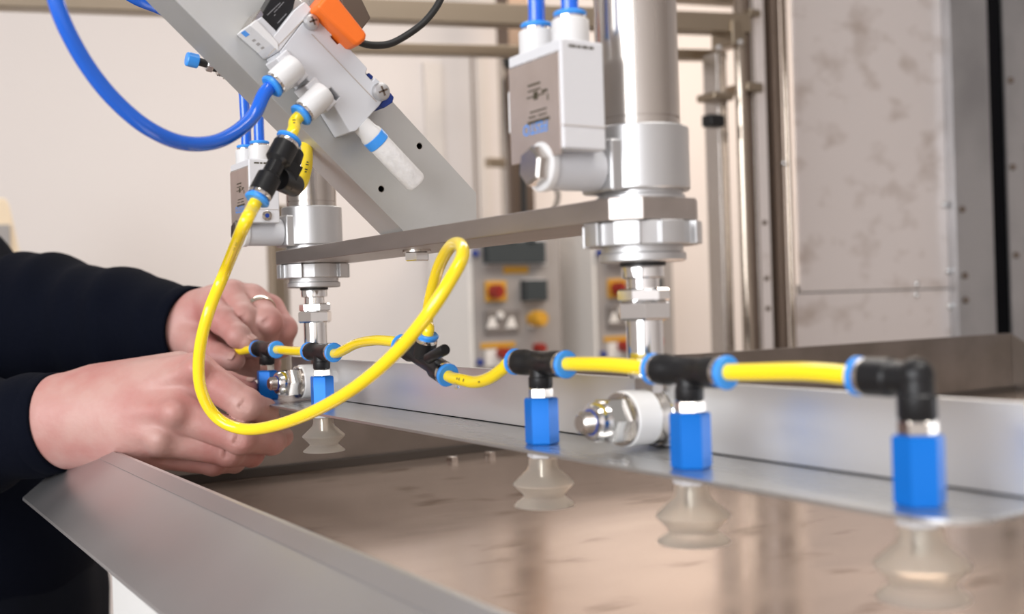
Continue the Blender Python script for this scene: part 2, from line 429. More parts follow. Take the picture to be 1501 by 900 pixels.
part('side_wall', MB().prism([V(1277, 858, -130), V(1277, 858, -56), V(1277, 780, -100), V(1277, 60, -100), V(1277, 60, -130)], (3, 0, 0)), 'trayend', TR)
for (px, py) in ((663, 676), (718, 669)):
    p = onZ(px, py, -130); part('bolt_head', MB().lathe([(5.5, 0), (5.5, 4), (4.5, 4.6)], p, Z3, 6), 'steel', TR)
part('pen_mark', MB().tube(spline([onX(152, 808, 128)+V(-.2, 0, .3), onX(154, 818, 126)+V(-.2, 0, .3), onX(154.5, 826, 124)+V(-.2, 0, .3)]), .35, 6), 'hoseblue', TR)
bs = thing('white_cabinet', (700, 480, FZ), 'white cabinet standing on the floor under the steel tray', 'cabinet')
part('base_panel', MB().box((178, 80, FZ+60), (1260, 848, -134)), 'white', bs, bevel=3)
part('plinth', MB().box((200, 110, FZ), (1240, 830, FZ+60)), 'dark', bs)

# ================================================================== flat bar across the two cylinders
XC, YR, YL = 301.0, 374.0, 745.0
DY = YL-YR
ZB0, ZB1 = 33.0, 42.5
cb = thing('cross_bar', (XC, (YR+YL)/2, ZB0), 'flat raw steel bar joining the two upright cylinders', 'steel bar')
x0, x1, y0, y1, c = XC-24, XC+24, YR-19, YL+20, 10
part('bar', MB().prism([V(x0+c, y0, ZB0), V(x1-c, y0, ZB0), V(x1, y0+c, ZB0), V(x1, y1-c, ZB0), V(x1-c, y1, ZB0), V(x0+c, y1, ZB0), V(x0, y1-c, ZB0), V(x0, y0+c, ZB0)], (0, 0, ZB1-ZB0)), 'bar', cb, bevel=.5)
p = onZ(611, 366, ZB0)
bo = part('bolt_head', MB().lathe([(6.6, -5.2), (7.4, -4.6), (7.4, -.6), (6.6, 0)], (p.x, p.y, ZB0-1.4), Z3, 6), 'chrome', cb)
part('washer', MB().lathe([(8.2, -1.4), (8.2, 0)], (p.x, p.y, ZB0), Z3, 24), 'steel', bo)

# ================================================================== pneumatic cylinder (built at the near place, copied to the far one)
def make_cylinder():
    t = thing('pneumatic_cylinder', (XC, YR, -60), 'upright steel pneumatic cylinder at the near end of the bar', 'cylinder', 'upright cylinders on the bar')
    O = (XC, YR, 0)
    part('barrel', MB().lathe([(17.7, 77), (17.7, 411)], O, Z3, 64), 'steel', t)
    part('top_cap', MB().lathe([(20.7, 410), (21.2, 411), (21.2, 440), (20.4, 441)], O, Z3, 48), 'cast', t)
    part('end_groove', MB().lathe([(17.7, 72), (17.7, 76.2), (16.9, 76.4), (16.9, 77.2), (17.2, 78)], O, Z3, 64), 'steel', t)
    hc = MB().lathe([(20.4, 46), (21.2, 46.8), (21.2, 72.4), (20.7, 73)], O, Z3, 64)
    part('end_cap', hc, 'cast', t)
    part('port_boss', MB().box((XC-23.5, YR-11, 45), (XC-10, YR+11, 67)), 'cast', t, bevel=1.5)
    part('neck', MB().lathe([(19, ZB1), (19, 44), (18, 44.5), (18, 46.5)], O, Z3, 48), 'cast', t)
    # slotted ring nut under the bar
    vs = []; n = 8; slot = .17
    ro, ri = 25.5, 22.5
    poly = []
    for i in range(n):
        a0 = 2*math.pi*i/n+.25
        for j in range(7):
            a = a0+slot+(2*math.pi/n-2*slot)*j/6; poly.append(V(XC+ro*math.cos(a), YR+ro*math.sin(a), 23))
        for a in (a0-slot+2*math.pi/n, a0+slot+2*math.pi/n): poly.append(V(XC+ri*math.cos(a), YR+ri*math.sin(a), 23))
    part('ring_nut', MB().prism(poly, (0, 0, 9.6)), 'cast', t, bevel=.4, ang=20)
    part('thread_collar', MB().lathe([(17.6, 16.2), (18.6, 16.8), (18.6, 19.6), (17.4, 20.2), (17.4, 23)], O, Z3, 48), 'cast', t)
    part('rod_seal', MB().lathe([(9.9, 14.6), (9.9, 16.5)], O, Z3, 32), 'rubber', t)
    # piston rod with wrench flats
    pr = part('piston_rod', MB().lathe([(6.9, 4.8), (6.9, 9.2), (9.2, 9.8), (9.2, 14.8), (8.6, 16.4)], O, Z3, 40), 'chrome', t)
    part('lock_nut', MB().lathe([(10.1, -.6), (11.2, .2), (11.2, 4.2), (10.1, 5)], O, Z3, 6, ph=.45), 'chrome', t)
    part('hex_sleeve', MB().lathe([(11, -8.6), (12.1, -7.6), (12.1, -1.4), (11.3, -.8)], O, Z3, 6, ph=.95), 'chrome', t)
    part('coupling', MB().lathe([(7.2, -33), (8.0, -32), (8.0, -8.6)], O, Z3, 40), 'chrome', t)
    ey = MB().lathe([(11.5, 0), (12, .6), (12, 6), (11.5, 6.6)], (XC-1.5, YR, -50), X3, 32)
    ey.box((XC-1.5, YR-6, -42), (XC+4, YR+6, -32))
    part('rod_eye', ey, 'steel', t)
    return t
cy = make_cylinder()
copy_thing(cy, (0, DY, 0), 'upright steel pneumatic cylinder at the far end of the bar, by the hands')

def make_checkvalve():
    t = thing('check_valve', (261, 377, 44), 'pale grey check valve with foil label beside the near cylinder', 'valve', 'valves beside the cylinders')
    O = (XC, YR, 56)
    part('banjo_body', MB().lathe([(8.6, 0), (9.4, .8), (9.4, 26), (8.2, 27)], (251.0, YR, 55.2), X3, 40), 'grey', t)
    part('banjo_collar', MB().lathe([(9.7, 0), (10.1, .5), (10.1, 3), (9.6, 3.4)], (249.4, YR, 55.2), X3, 40), 'whitepl', t)
    part('banjo_bolt', MB().lathe([(7.0, -6.2), (8.1, -5.4), (8.1, 0)], (250.2, YR, 55.2), X3, 6, ph=.2), 'steel', t)
    part('sealing_washer', MB().lathe([(7, 0), (7, 3)], (276, YR, 55.2), X3, 24), 'dark', t)
    b = part('valve_body', MB().box((250.5, 358, 60.5), (271.5, 397, 104)), 'ltgrey', t, bevel=1)
    part('cover_joint', MB().box((250.3, 357.75, 69.6), (271.7, 359, 69.9)), 'seam', b)
    part('rear_rib', MB().box((250.6, 396, 72), (258, 398.6, 90)), 'whitepl', b, bevel=.8)
    lb = part('label_plate', MB().box((249.7, 359.5, 58.5), (250.5, 395.5, 98.5)), 'label', t, label='foil label with blue upside-down lettering')
    part('label_fold', MB().prism([V(249.7, 359.5, 98.5), V(249.7, 395.5, 98.5), V(252, 395.5, 101.5), V(252, 359.5, 101.5)], (.8, 0, .2)), 'steel', lb)
    text('lettering', 'FESTO', (249.55, 376.5, 71.4), (0, 1, 0), (0, 0, -1), 6.4, 'ringblue', lb)
    # dim printed diagram and small lines
    mk = MB()
    for (ya, yb, za, zb) in ((372, 381, 88.5, 89.3), (372, 381, 86.3, 86.9), (369, 382, 83.8, 84.3), (367, 371, 84.6, 85.6), (374, 377, 82.6, 85.8), (366.5, 367.1, 81, 83.5),
                             (368, 380, 77.6, 78.2), (368, 374, 75.6, 76.2), (376, 381, 75.6, 76.2), (366, 382, 73.2, 74.4)):
        mk.box((249.5, ya, za), (249.7, yb, zb))
    part('printed_marks', mk, 'print', lb)
    mk = MB()
    for xa, xb in ((254.3, 257.8), (258.4, 260.2), (260.9, 263.6), (264.2, 266.4)): mk.box((xa, 357.85, 100.7), (xb, 358, 101.7))
    part('printed_marks', mk, 'print', b)
    for (x, y, h) in ((261.5, 366.5, 114), (259.5, 388, 114)):
        pp = part('port', MB().lathe([(7.2, 103), (7.6, 104), (7.6, h-.6), (7.0, h)], (x, y, 0), Z3, 32), 'whitepl', t)
        part('metal_ring', MB().lathe([(6.3, h-.4), (6.3, h+1)], (x, y, 0), Z3, 32), 'nickel', pp)
        part('release_ring', MB().lathe([(5.4, h+.8), (6.6, h+1.8), (6.8, h+2.6), (6.2, h+3.2)], (x, y, 0), Z3, 32), 'ringblue', pp)
    return t
cv = make_checkvalve()
cv2 = copy_thing(cv, (0, DY, 0), 'pale grey check valve with foil label beside the far cylinder')
sc = part('socket_screw', MB().lathe([(3.4, 0), (3.4, -1), (3.0, -1.2)], (262, 358+DY, 65.5), Y3, 24), 'steel', cv2)
part('hex_recess', MB().lathe([(1.6, -1.15), (1.6, -1.3)], (262, 358+DY, 65.5), Y3, 6), 'bluedot', sc)

def hose(name, pts, r, mat, label, cat='hose', group=None, n=10):
    o = part(name, MB().tube(spline(pts, n), r, 16), mat, None, ang=60)
    return tag(o, label, cat, group)
for off, who in ((0, 'near'), (DY, 'far')):
    hose('blue_hose', [V(261.5, 366.5+off, 112), V(261.5, 366.5+off, 135), V(262, 368+off, 200), V(256, 372+off, 300), V(230, 380+off, 480), V(150, 400+off, 650)], 3.6, 'hoseblue',
         'bright blue hose in the front port of the %s check valve' % who, group='blue hoses at the check valves')
    hose('blue_hose', [V(259.5, 388+off, 112), V(259.5, 388+off, 135), V(258, 392+off, 200), V(250, 398+off, 300), V(226, 404+off, 480), V(146, 420+off, 650)], 3.6, 'hoseblue',
         'bright blue hose in the rear port of the %s check valve' % who, group='blue hoses at the check valves')

# ================================================================== angle bracket carrying the suction cups
ZF, XFL, XPL = -63.5, 261.0, 308.0
AB = thing('suction_bracket', (290, 500, ZF-2), 'long folded aluminium angle carrying the row of suction cups', 'bracket')
yn, yf, rr = 192, 812, 16
poly = [V(XPL, yf, ZF-1.6), V(XFL, yf, ZF-1.6)]
for i in range(9):
    a = math.pi+math.pi/2*i/8
    poly.append(V(XFL+rr+rr*math.cos(a), yn+rr+rr*math.sin(a), ZF-1.6))
poly.append(V(XPL, yn, ZF-1.6))
part('flange', MB().prism(poly, (0, 0, 1.6)), 'flange', AB, bevel=.25)
part('upright', MB().box((XPL, 150, ZF-1.6), (XPL+2.5, yf, -34.5)), 'alu', AB, bevel=.4)
part('fold_gap', MB().box((XPL-.5, 195, ZF), (XPL, yf, ZF+.5)), 'dark', AB)

# pivot bolts
def make_pivot():
    t = thing('pivot_bolt', (285, YR, -62), 'steel pivot bolt with lock nut and white bush by the third filter', 'bolt', 'pivot bolts in the bracket')
    O = V(0, YR, -50)
    part('bush', MB().lathe([(11.4, 287.6), (11.9, 288.2), (11.9, 299.6), (11.4, 300.2)], O, X3, 40), 'whitepl', t)
    part('washer', MB().lathe([(11.3, 285.8), (11.3, 287.5)], O, X3, 40), 'steel', t)
    part('rear_washer', MB().lathe([(12.4, 305), (12.8, 305.4), (12.8, 307.9)], O, X3, 40), 'chrome', t)
    nt = part('lock_nut', MB().lathe([(8.6, 276.2), (10.1, 277.6), (10.1, 284.6), (9.4, 285.8)], O, X3, 6, ph=.5), 'chrome', t)
    part('nut_dome', MB().lathe([(5.6, 270.6), (7.2, 270.8), (8.2, 272.2), (8.5, 276.6)], O, X3, 32), 'chrome', nt)
    part('nylon_insert', MB().lathe([(5.55, 270.4), (5.55, 271.2)], O, X3, 32), 'bluedot', nt)
    sh = [(.5, 265.2), (3.4, 265.2), (4.2, 266.0)]
    for i in range(5): sh += [(4.7, 266.4+i), (4.1, 266.9+i)]
    part('threaded_end', MB().lathe(sh+[(4.5, 272)], O, X3, 32), 'steel', t)
    return t
pv = make_pivot()
copy_thing(pv, (0, DY, 0), 'steel pivot bolt with lock nut and white bush by the hands')

# ================================================================== suction units
XS = 277.0
ZT = -27.0
def push_end(mbs, par, O, A, r=5.7):
    """nickel collar and blue release ring at the end O of a fitting, looking along A"""
    part('metal_collar', MB().lathe([(r+.15, -.6), (r+.25, 0), (r+.05, 1.3)], O, A, 28), 'nickel', par)
    part('release_ring', MB().lathe([(r-.9, .8), (r-.8, 2.0), (r+.45, 2.5), (r+.55, 3.5), (r-.2, 4.1)], O, A, 28), 'ringblue', par)
def make_unit(elbow=False):
    t = thing('suction_unit', (XS, 0, -91), '', 'suction cup', 'suction cups along the bracket')
    O = V(XS, 0, 0)
    cup = [(5.2, -69), (6.4, -70.2), (6.6, -73), (7.4, -75), (13.7, -80.8), (13.9, -81.6), (9.4, -86.2), (9.3, -87.2), (13.4, -90.6), (13.6, -91.2),
           (13.0, -91.2), (8.2, -87.4), (8.2, -86.0), (12.6, -81.4), (12.5, -81.0), (6.2, -75.6), (5.2, -73), (4.8, -70)]
    part('cup', MB().ring(cup[::-1], O, Z3, 48), 'silicone', t, label='milky bellows suction cup', ang=50)
    part('cup_nipple', MB().lathe([(3.2, -78), (3.2, -70)], O, Z3, 20), 'nickel', t)
    part('cup_nut', MB().lathe([(6.4, -69.6), (7.0, -69.2), (7.0, -66), (6.6, -65.2)], O, Z3, 6, ph=.3), 'ltgrey', t)
    part('filter_body', MB().lathe([(7.0, ZF), (7.7, ZF+.8), (7.7, -43.4), (7.1, -42.6)], O, Z3, 6, ph=.38), 'blue', t, label='blue anodised hexagonal filter')
    part('nipple_hex', MB().lathe([(5.2, -42.8), (5.7, -42.2), (5.7, -38.6), (5.2, -38)], O, Z3, 6, ph=.2), 'nickel', t)
    part('nipple_thread', MB().lathe([(4.6, -43), (4.6, -36)], O, Z3, 20), 'nickel', t)
    if not elbow:
        m = MB().lathe([(5.2, -38), (5.5, -37.4), (5.5, -33.5), (5.0, -33), (4.9, ZT)], O, Z3, 28)
        m.lathe([(5.5, -17.6), (6.0, -17), (6.0, -10.5), (5.4, -9.5), (5.4, 9.5), (6.0, 10.5), (6.0, 17), (5.5, 17.6)], V(XS, 0, ZT), Y3, 32)
        part('tee_body', m, 'black', t)
        push_end(None, t, V(XS, 17.6, ZT), Y3); push_end(None, t, V(XS, -17.6, ZT), -Y3)
    else:
        m = MB().lathe([(5.4, -38), (5.8, -37.4), (5.8, -31), (5.2, -30.4), (5.2, -24)], O, Z3, 28)
        m.lathe([(5.2, -1), (5.2, 8), (6.0, 9), (6.0, 18), (5.5, 18.6)], V(XS, 0, ZT+1), Y3, 32)
        m.ball(V(XS, 0, -25), 5.4)
        part('elbow_body', m, 'black', t)
        push_end(None, t, V(XS, 18.6, ZT+1), Y3)
    return t
YU = [217.0, 319.0, 420.0, 677.0, 780.0]
LAB = ['blurred blue filter with black elbow and suction cup nearest the camera',
       'blue filter with black tee and suction cup right of the near pivot bolt',
       'blue filter with black tee and suction cup left of the near pivot bolt',
       'blue filter with black tee and suction cup partly behind the yellow loop',
       'blue filter with black tee held between the fingers at the far end']
u0 = make_unit(True); u0.location.y += YU[0]*S; u0['label'] = LAB[0]
u1 = make_unit(False); u1.location.y += YU[1]*S; u1['label'] = LAB[1]
for k in (2, 3, 4): copy_thing(u1, (0, YU[k]-YU[1], 0), LAB[k])

# ================================================================== yellow tubing of the vacuum line
R6 = 3.1
def T(y, dz=0, dx=0): return V(XS+dx, y, ZT+dz)
GY = 'yellow tubes of the vacuum line'
def yl(pts, label, r=R6): return hose('yellow_tube', pts, r, 'yellow', label, 'tube', GY)
yl([T(YU[0]+14, 1), T(YU[0]+26, 1.2), T(262, 1.6), T(YU[1]-26, .3), T(YU[1]-14)], 'short yellow tube between the elbow and the nearest black tee')
yl([T(YU[1]+14), T(YU[1]+26, .2), T(368, .8), T(YU[2]-26, .4), T(YU[2]-14)], 'short yellow tube in front of the near piston rod')
yl([T(YU[3]+14), T(YU[3]+26, 0), T(728, -.3), T(YU[4]-26, 0), T(YU[4]-14)], 'short yellow tube between the two far black tees')
yl([T(YU[4]+14), T(YU[4]+24), pt(348, 515, 848), pt(334, 512, 862), pt(322, 507, 872)], 'yellow tube end pinched between finger and thumb')
# lower tee on the line
A0 = onX(592, 508, XS-1); A1 = onX(652, 547, XS-1); ax = (A1-A0).normalized(); mid = (A0+A1)/2+V(0, 0, 1.5)
BT = onX(625, 499, XS-1)
ct = thing('tube_connector', mid, 'black tee connector hanging in the line behind the yellow loop', 'connector', 'black tube connectors')
L = (A1-A0).length/2
m = MB().lathe([(5.4, -L), (6.0, -L+.6), (6.0, -L+9), (4.6, -L+11), (4.6, L-11), (6.0, L-9), (6.0, L-.6), (5.4, L)], (A0+A1)/2, ax, 28)
bd = (BT-mid); bl = bd.length; bd.normalize()
m.lathe([(4.6, 0), (4.8, bl-10), (5.9, bl-9), (5.9, bl-.6), (5.4, bl)], mid, bd, 28)
sd = ax.cross(X3).normalized()
if sd.z < 0: sd = -sd
m.lathe([(2.6, -10), (2.9, -9.5), (2.9, 9.5), (2.6, 10)], onX(640, 519, XS-8), (onX(652, 512, XS-8)-onX(624, 527, XS-8)).normalized(), 18)
part('tee_body', m, 'black', ct)
push_end(None, ct, A0, -ax); push_end(None, ct, A1, ax); push_end(None, ct, BT, bd)
dp = onX(669, 563, XS-3)
part('water_drop', MB().lathe([(.2, -2.6), (1.3, -2.0), (1.6, -.8), (1.2, .6), (.4, 2)], dp, Z3, 16), 'clear', ct)
yl([A1-ax*3, A1+ax*7, onX(678, 557, XS-1), onX(697, 560, XS), onX(718, 554, XS), onX(738, 540, XS), T(YU[2]+27, -1), T(YU[2]+14)], 'yellow tube sagging from the hanging tee to the next black tee')
yl([A0+ax*3, A0-ax*7, onX(572, 500, XS-1), onX(548, 499, XS-1), onX(522, 504, XS), T(YU[3]-27, -.2), T(YU[3]-14)], 'yellow tube arching from the hanging tee towards the hands')

# upper Y connector below the valve
YV = 530.0
C0 = onY(420, 211, YV-4); C1 = onY(381, 285, YV-8)
cax = (C1-C0).normalized(); CL = (C1-C0).length
cy2 = thing('tube_connector', C1, 'black Y connector hanging below the white valve', 'connector', 'black tube connectors')
m = MB().lathe([(5.7, 0), (6.4, .6), (6.4, 10), (4.4, 12), (4.4, CL-12), (6.0, CL-10.5), (6.0, CL-.6), (5.4, CL)], C0, cax, 28)
B1 = onY(431, 272, YV+16); Bm = onY(408, 262, YV)
m.lathe([(5.6, 0), (5.9, 1), (5.9, (B1-Bm).length-.6), (5.4, (B1-Bm).length)], Bm, B1-Bm, 28)
m.lathe([(5.0, 0), (5.4, .6), (5.4, 8), (4.8, 9)], onY(424, 243, YV+12), onY(432, 218, YV+14)-onY(424, 243, YV+12), 24)
m.obox(onY(401, 245, YV-6), cax*13, Y3*5.0, cax.cross(Y3)*1.3)
m.obox(onY(416, 252, YV+6), cax*7, Y3*3, cax.cross(Y3)*7)
part('connector_body', m, 'black', cy2)
push_end(None, cy2, C0, -cax, 6.0); push_end(None, cy2, C1, cax, 5.7)
# long loop of yellow tube
loop = [C1-cax*3, C1+cax*8, onY(357, 332, YV-14), pt(331, 395, 590), pt(305, 460, 590), pt(292, 520, 595), pt(295, 572, 600), pt(318, 612, 605), pt(358, 629, 600), pt(410, 622, 580),
        pt(470, 598, 555), pt(530, 561, 530), pt(585, 512, 512), pt(630, 457, 500), pt(662, 407, 500), pt(678, 375, 508), pt(674, 358, 524), pt(660, 362, 545), pt(643, 392, 570), pt(630, 440, 592), pt(626, 475, 606), BT+bd*7, BT-bd*3]
hose('yellow_tube', loop, R6+.1, 'yellow', 'long looping yellow tube from the Y connector across the hands', 'tube', GY, n=14)
side = [B1-(B1-Bm).normalized()*4, B1+(B1-Bm).normalized()*5, onY(444, 266, YV+26), onY(450, 240, YV+32), onY(449, 214, YV+42), onY(440, 193, YV+56), onY(425, 178, YV+90)]
hose('yellow_tube', side, R6, 'yellow', 'short yellow tube curling up behind the bracket from the Y connector', 'tube', GY)

# ================================================================== slanted bracket on the bar
YPL = 558.0
DB = thing('slanted_bracket', (XC, YPL, ZB1), 'pale grey folded bracket rising diagonally from the flat bar', 'bracket')
outer = [(592, 338), (698, 322), (698, 283), (578, 152), (398, -45), (250, -207), (98, -161), (258, 0)]
oc = [onY(*p, YPL) for p in outer]
oc[0].z = oc[1].z = ZB1
bm = bmesh.new(); edges = []
def loop_edges(ps):
    vs = [bm.verts.new(((p.x*S-DB.location.x), p.y*S-DB.location.y, (p.z+H)*S-DB.location.z)) for p in ps]
    for i in range(len(vs)): edges.append(bm.edges.new((vs[i], vs[(i+1) % len(vs)])))
loop_edges(oc)
for (px, py) in ((615, 214), (559, 277)):
    c0 = onY(px, py, YPL); loop_edges([V(c0.x+2.0*math.cos(k*math.pi/8), YPL, c0.z+2.0*math.sin(k*math.pi/8)) for k in range(16)])
for (px, py) in ((615, 214), (559, 277)):
    c0 = onY(px, py, YPL)
    part('threaded_insert', MB().ring([(1.7, .3), (1.95, .3), (2.9, 3.2), (2.9, 12), (1.7, 12)], c0, Y3, 20), 'steel', DB)
    part('insert_end', MB().lathe([(1.8, 11), (1.8, 12.5)], c0, Y3, 16), 'dark', DB)
bmesh.ops.triangle_fill(bm, use_beauty=True, use_dissolve=False, edges=edges)
bmesh.ops.recalc_face_normals(bm, faces=bm.faces)
me = bpy.data.meshes.new('plate'); bm.to_mesh(me); bm.free()
po = link('plate', me, 'bracket', DB, smooth=False)
# front faces the camera side (-Y): thickness goes back
so = po.modifiers.new('thickness', 'SOLIDIFY'); so.thickness = 3*S; so.offset = 1 if me.polygons[0].normal.y > 0 else -1
ea, eb2 = onY(258, 0, YPL), onY(98, -161, YPL); ec = oc[0]
ed_ = (eb2-ec).normalized(); inn = Y3.cross(ed_).normalized()
if inn.x < 0: inn = -inn
part('fold', MB().prism([ec+V(0, .2, 0), eb2+V(0, .2, 0), eb2+inn*3, ec+inn*3], (0, 30, 0)), 'bracket', DB, bevel=.5)

# ================================================================== solenoid valve on the bracket
YF2, YB2 = 537.0, 557.5
vl = thing('solenoid_valve', onY(470, 190, YB2), 'pale grey solenoid valve screwed to the slanted bracket', 'valve')
def pp(name, pts, yf, yb, mat, par=vl, bev=.6):
    return part(name, MB().prism([onY(*q, yf) for q in pts], (0, yb-yf, 0)), mat, par, bevel=bev)
body = pp('valve_body', [(458, 14), (492, 48), (485, 54), (495, 65), (503, 60), (539, 100), (536, 108), (546, 119), (550, 113), (571, 132), (556, 155), (522, 192), (513, 194), (488, 153), (498, 142),
                         (486, 128), (470, 140), (448, 114), (440, 92), (430, 100), (410, 76)], YF2, YB2, 'grey')
pp('end_block', [(394, 62), (432, 14), (447, 2), (457.5, 13.5), (410, 75.5), (405, 74)], YF2, YB2, 'ltgrey')
pp('label_strip', [(366, 37), (376, 28), (408, 62), (409, 75)], YF2-.6, YB2, 'whitepl')
pp('pilot_head', [(374, 31), (384, 24), (406, 46), (402, 62)], YF2+1, YB2, 'grey')
pp('pilot_foot', [(368, 33), (382, 12), (388, 22), (374, 36)], YF2+4, YB2, 'steel')
coil = pp('coil', [(383, 22), (404, -14), (436, -14), (430, 13), (404, 46)], YF2+4, YB2-4, 'black')
def dash(par, p0, p1, th, Y, mat):
    a = onY(*p0, Y); b = onY(*p1, Y); d = (b-a); n = d.normalized().cross(Y3)*th
    return part('printed_marks', MB().prism([a-n, b-n, b+n, a+n], (0, .3, 0)), mat, par)
for p0, p1 in (((392, 22), (411, 4)), ((402, 23), (404, 21)), ((402, 18), (407, 13)), ((408, 12), (416, 3)), ((407, 34), (420, 20))):
    dash(coil, p0, p1, .22, YF2+3.7, 'dimprint')
dash(body, (457, 50), (552, 149), .18, YF2-.2, 'seam'); dash(body, (393, 82), (459, 14), .18, YF2-.2, 'seam')
e0, e1 = onY(366, 37, YF2-.6), onY(409, 75, YF2-.6); en = (e1-e0).cross(Y3).normalized()
if en.x > 0: en = -en
def flank(t0, t1, ya, yb, mat):
    a = e0.lerp(e1, t0)+en*.12; b = e0.lerp(e1, t1)+en*.12
    part('printed_marks', MB().prism([a+Y3*ya, b+Y3*ya, b+Y3*yb, a+Y3*yb], en*-.3), mat, vl)
flank(.03, .2, 9, 15, 'ringblue')
for t0, t1 in ((.36, .42), (.5, .58), (.66, .72), (.84, .88)): flank(t0, t1, 9, 13, 'boxgrey')
pp('plug_clip', [(486, 54), (497, 44), (510, 54), (500, 65)], YF2+2, YB2-4, 'black')
pp('blue_lug', [(556, 155), (571, 134), (578, 142), (576, 150), (564, 158)], YF2+4, YB2-3, 'bluedot')
pp('blue_lug', [(538, 110), (541, 106), (548, 112), (545, 118)], YF2+6, YB2-4, 'bluedot')
for (px, py, r) in ((455, 33, 4.1), (557, 135, 4.9)):
    c0 = onY(px, py, YF2)
    sc = part('screw', MB().lathe([(r, 0), (r, -2), (r*.85, -3.4), (r*.5, -4)], c0, Y3, 28), 'cast', vl)
    rc = MB()
    for a in (.4, .4+math.pi/2): rc.obox(c0+V(0, -3.9, 0), V(math.cos(a), 0, math.sin(a))*r*.55, V(-math.sin(a), 0, math.cos(a))*.5, Y3*.35)
    part('cross_recess', rc, 'framedk', sc)
# hose sockets
S1a, S1b = onY(434, 95, 533), onY(405, 121, 533)
S2a, S2b = onY(476, 135, 533), onY(447, 163, 533)
for a, b in ((S1a, S1b), (S2a, S2b)):
    d = (b-a); Ln = d.length; d.normalize()
    fs = part('hose_socket', MB().lathe([(6.0, 0), (6.5, .8), (6.5, Ln-1), (6.0, Ln)], a, d, 32), 'whitepl', vl)
    part('socket_foot', MB().obox(a+d*1+V(0, 11, 0), d*4, d.cross(Y3)*8.6, Y3*8.4), 'ltgrey', vl, bevel=.8)
    push_end(None, fs, b, d, 5.8)
d1 = (S1b-S1a).normalized(); d2 = (S2b-S2a).normalized()
hose('blue_hose', [S1b-d1*4, S1b+d1*8, onY(372, 169, 532), onY(342, 196, 526), onY(306, 210, 520), (onY(262, 208, 514)), onY(214, 186, 508), onY(168, 147, 504), onY(130, 100, 500), onY(101, 50, 496), onY(84, 8, 494), onY(70, -50, 492)],
     3.5, 'hoseblue', 'bright blue hose looping across the cream wall to the white valve', group=None, n=14)
hose('blue_hose', [onY(150, -40, 640), onY(195, -6, 640), onY(240, 13, 640), onY(285, 38, 640), onY(330, 70, 640), onY(370, 130, 660)], 4.2, 'hoseblue', 'dark blue hose passing behind the slanted bracket at the top')
yl([S2b-d2*4, S2b+d2*7, onY(431, 187, YV), C0-cax*6, C0+cax*4], 'short yellow tube from the valve down to the Y connector')

# silencer
q0, q1 = onY(528, 181, 541), onY(612, 270, 541); d = (q1-q0); Ln = d.length; d.normalize()
si = thing('exhaust_silencer', q1, 'white felt silencer with a blue ring screwed into the valve', 'silencer')
part('neck', MB().lathe([(5.2, 0), (5.4, 6), (6.3, 8), (6.3, 9.6)], q0, d, 32), 'whitepl', si)
part('blue_ring', MB().lathe([(6.2, 9.4), (6.5, 9.8), (6.5, 14.6), (6.1, 15)], q0, d, 32), 'ringblue', si)
part('felt_body', MB().lathe([(6.1, 14.8), (6.1, Ln-2.2), (5.3, Ln-.6), (4, Ln)], q0, d, 32), 'felt', si)

# orange plug and its cable
og = thing('cable_plug', onY(520, 68, 540), 'orange cable plug with black lead at the top of the valve', 'plug')
pp('plug_body', [(464, 9), (486, -18), (540, 50), (537, 58), (527, 67), (519, 65)], 526, 548, 'orange', og, 2.2)
pp('plug_back', [(492, -26), (514, -36), (544, 26), (531, 43), (506, 20)], 549, 578, 'framedk', og, .8)
part('lead', MB().tube(spline([onY(*q, 537) for q in ((526, 60), (533, 64), (550, 66.5), (572, 64), (597, 51), (622, 32), (641, 8), (652, -18), (660, -50))]), 1.95, 14), 'rubber', og)

# regulating screw fitting poking out behind the bracket
kf = thing('flow_regulator', onY(330, 105, 600), 'small nickel regulating screw with blue cap behind the bracket', 'regulator')
k0, k1 = onY(380, 112, 600), onY(273, 86, 600); d = (k1-k0); Ln = d.length; d.normalize()
part('regulator_body', MB().lathe([(5.4, 0), (5.4, Ln-27), (4.6, Ln-26)], k0, d, 24), 'nickel', kf)
th = []
for i in range(5): th += [(5.2, Ln-23+i*1.2), (4.7, Ln-22.5+i*1.2)]
part('thread', MB().lathe([(4.4, Ln-26.5), (4.4, Ln-23.3)]+th, k0, d, 24), 'nickel', kf)
part('lock_nut', MB().lathe([(3.7, Ln-14.8), (4.2, Ln-14.2), (4.2, Ln-11.6), (3.7, Ln-11)], k0, d, 6), 'chrome', kf)
part('stem', MB().lathe([(3.4, Ln-17), (3.4, Ln-14.8), (2.2, Ln-14.5), (2.2, Ln-5)], k0, d, 20), 'rubber', kf)
kn = [(3.6, Ln-6.4), (3.9, Ln-6)]
part('blue_cap', MB().lathe(kn+[(3.9, Ln-.6), (3.4, Ln)], k0, d, 20), 'ringblue', kf)
part('side_stub', MB().lathe([(4, 0), (4, 7)], onY(338, 98, 604), V(0, .3, -1), 6), 'nickel', kf)

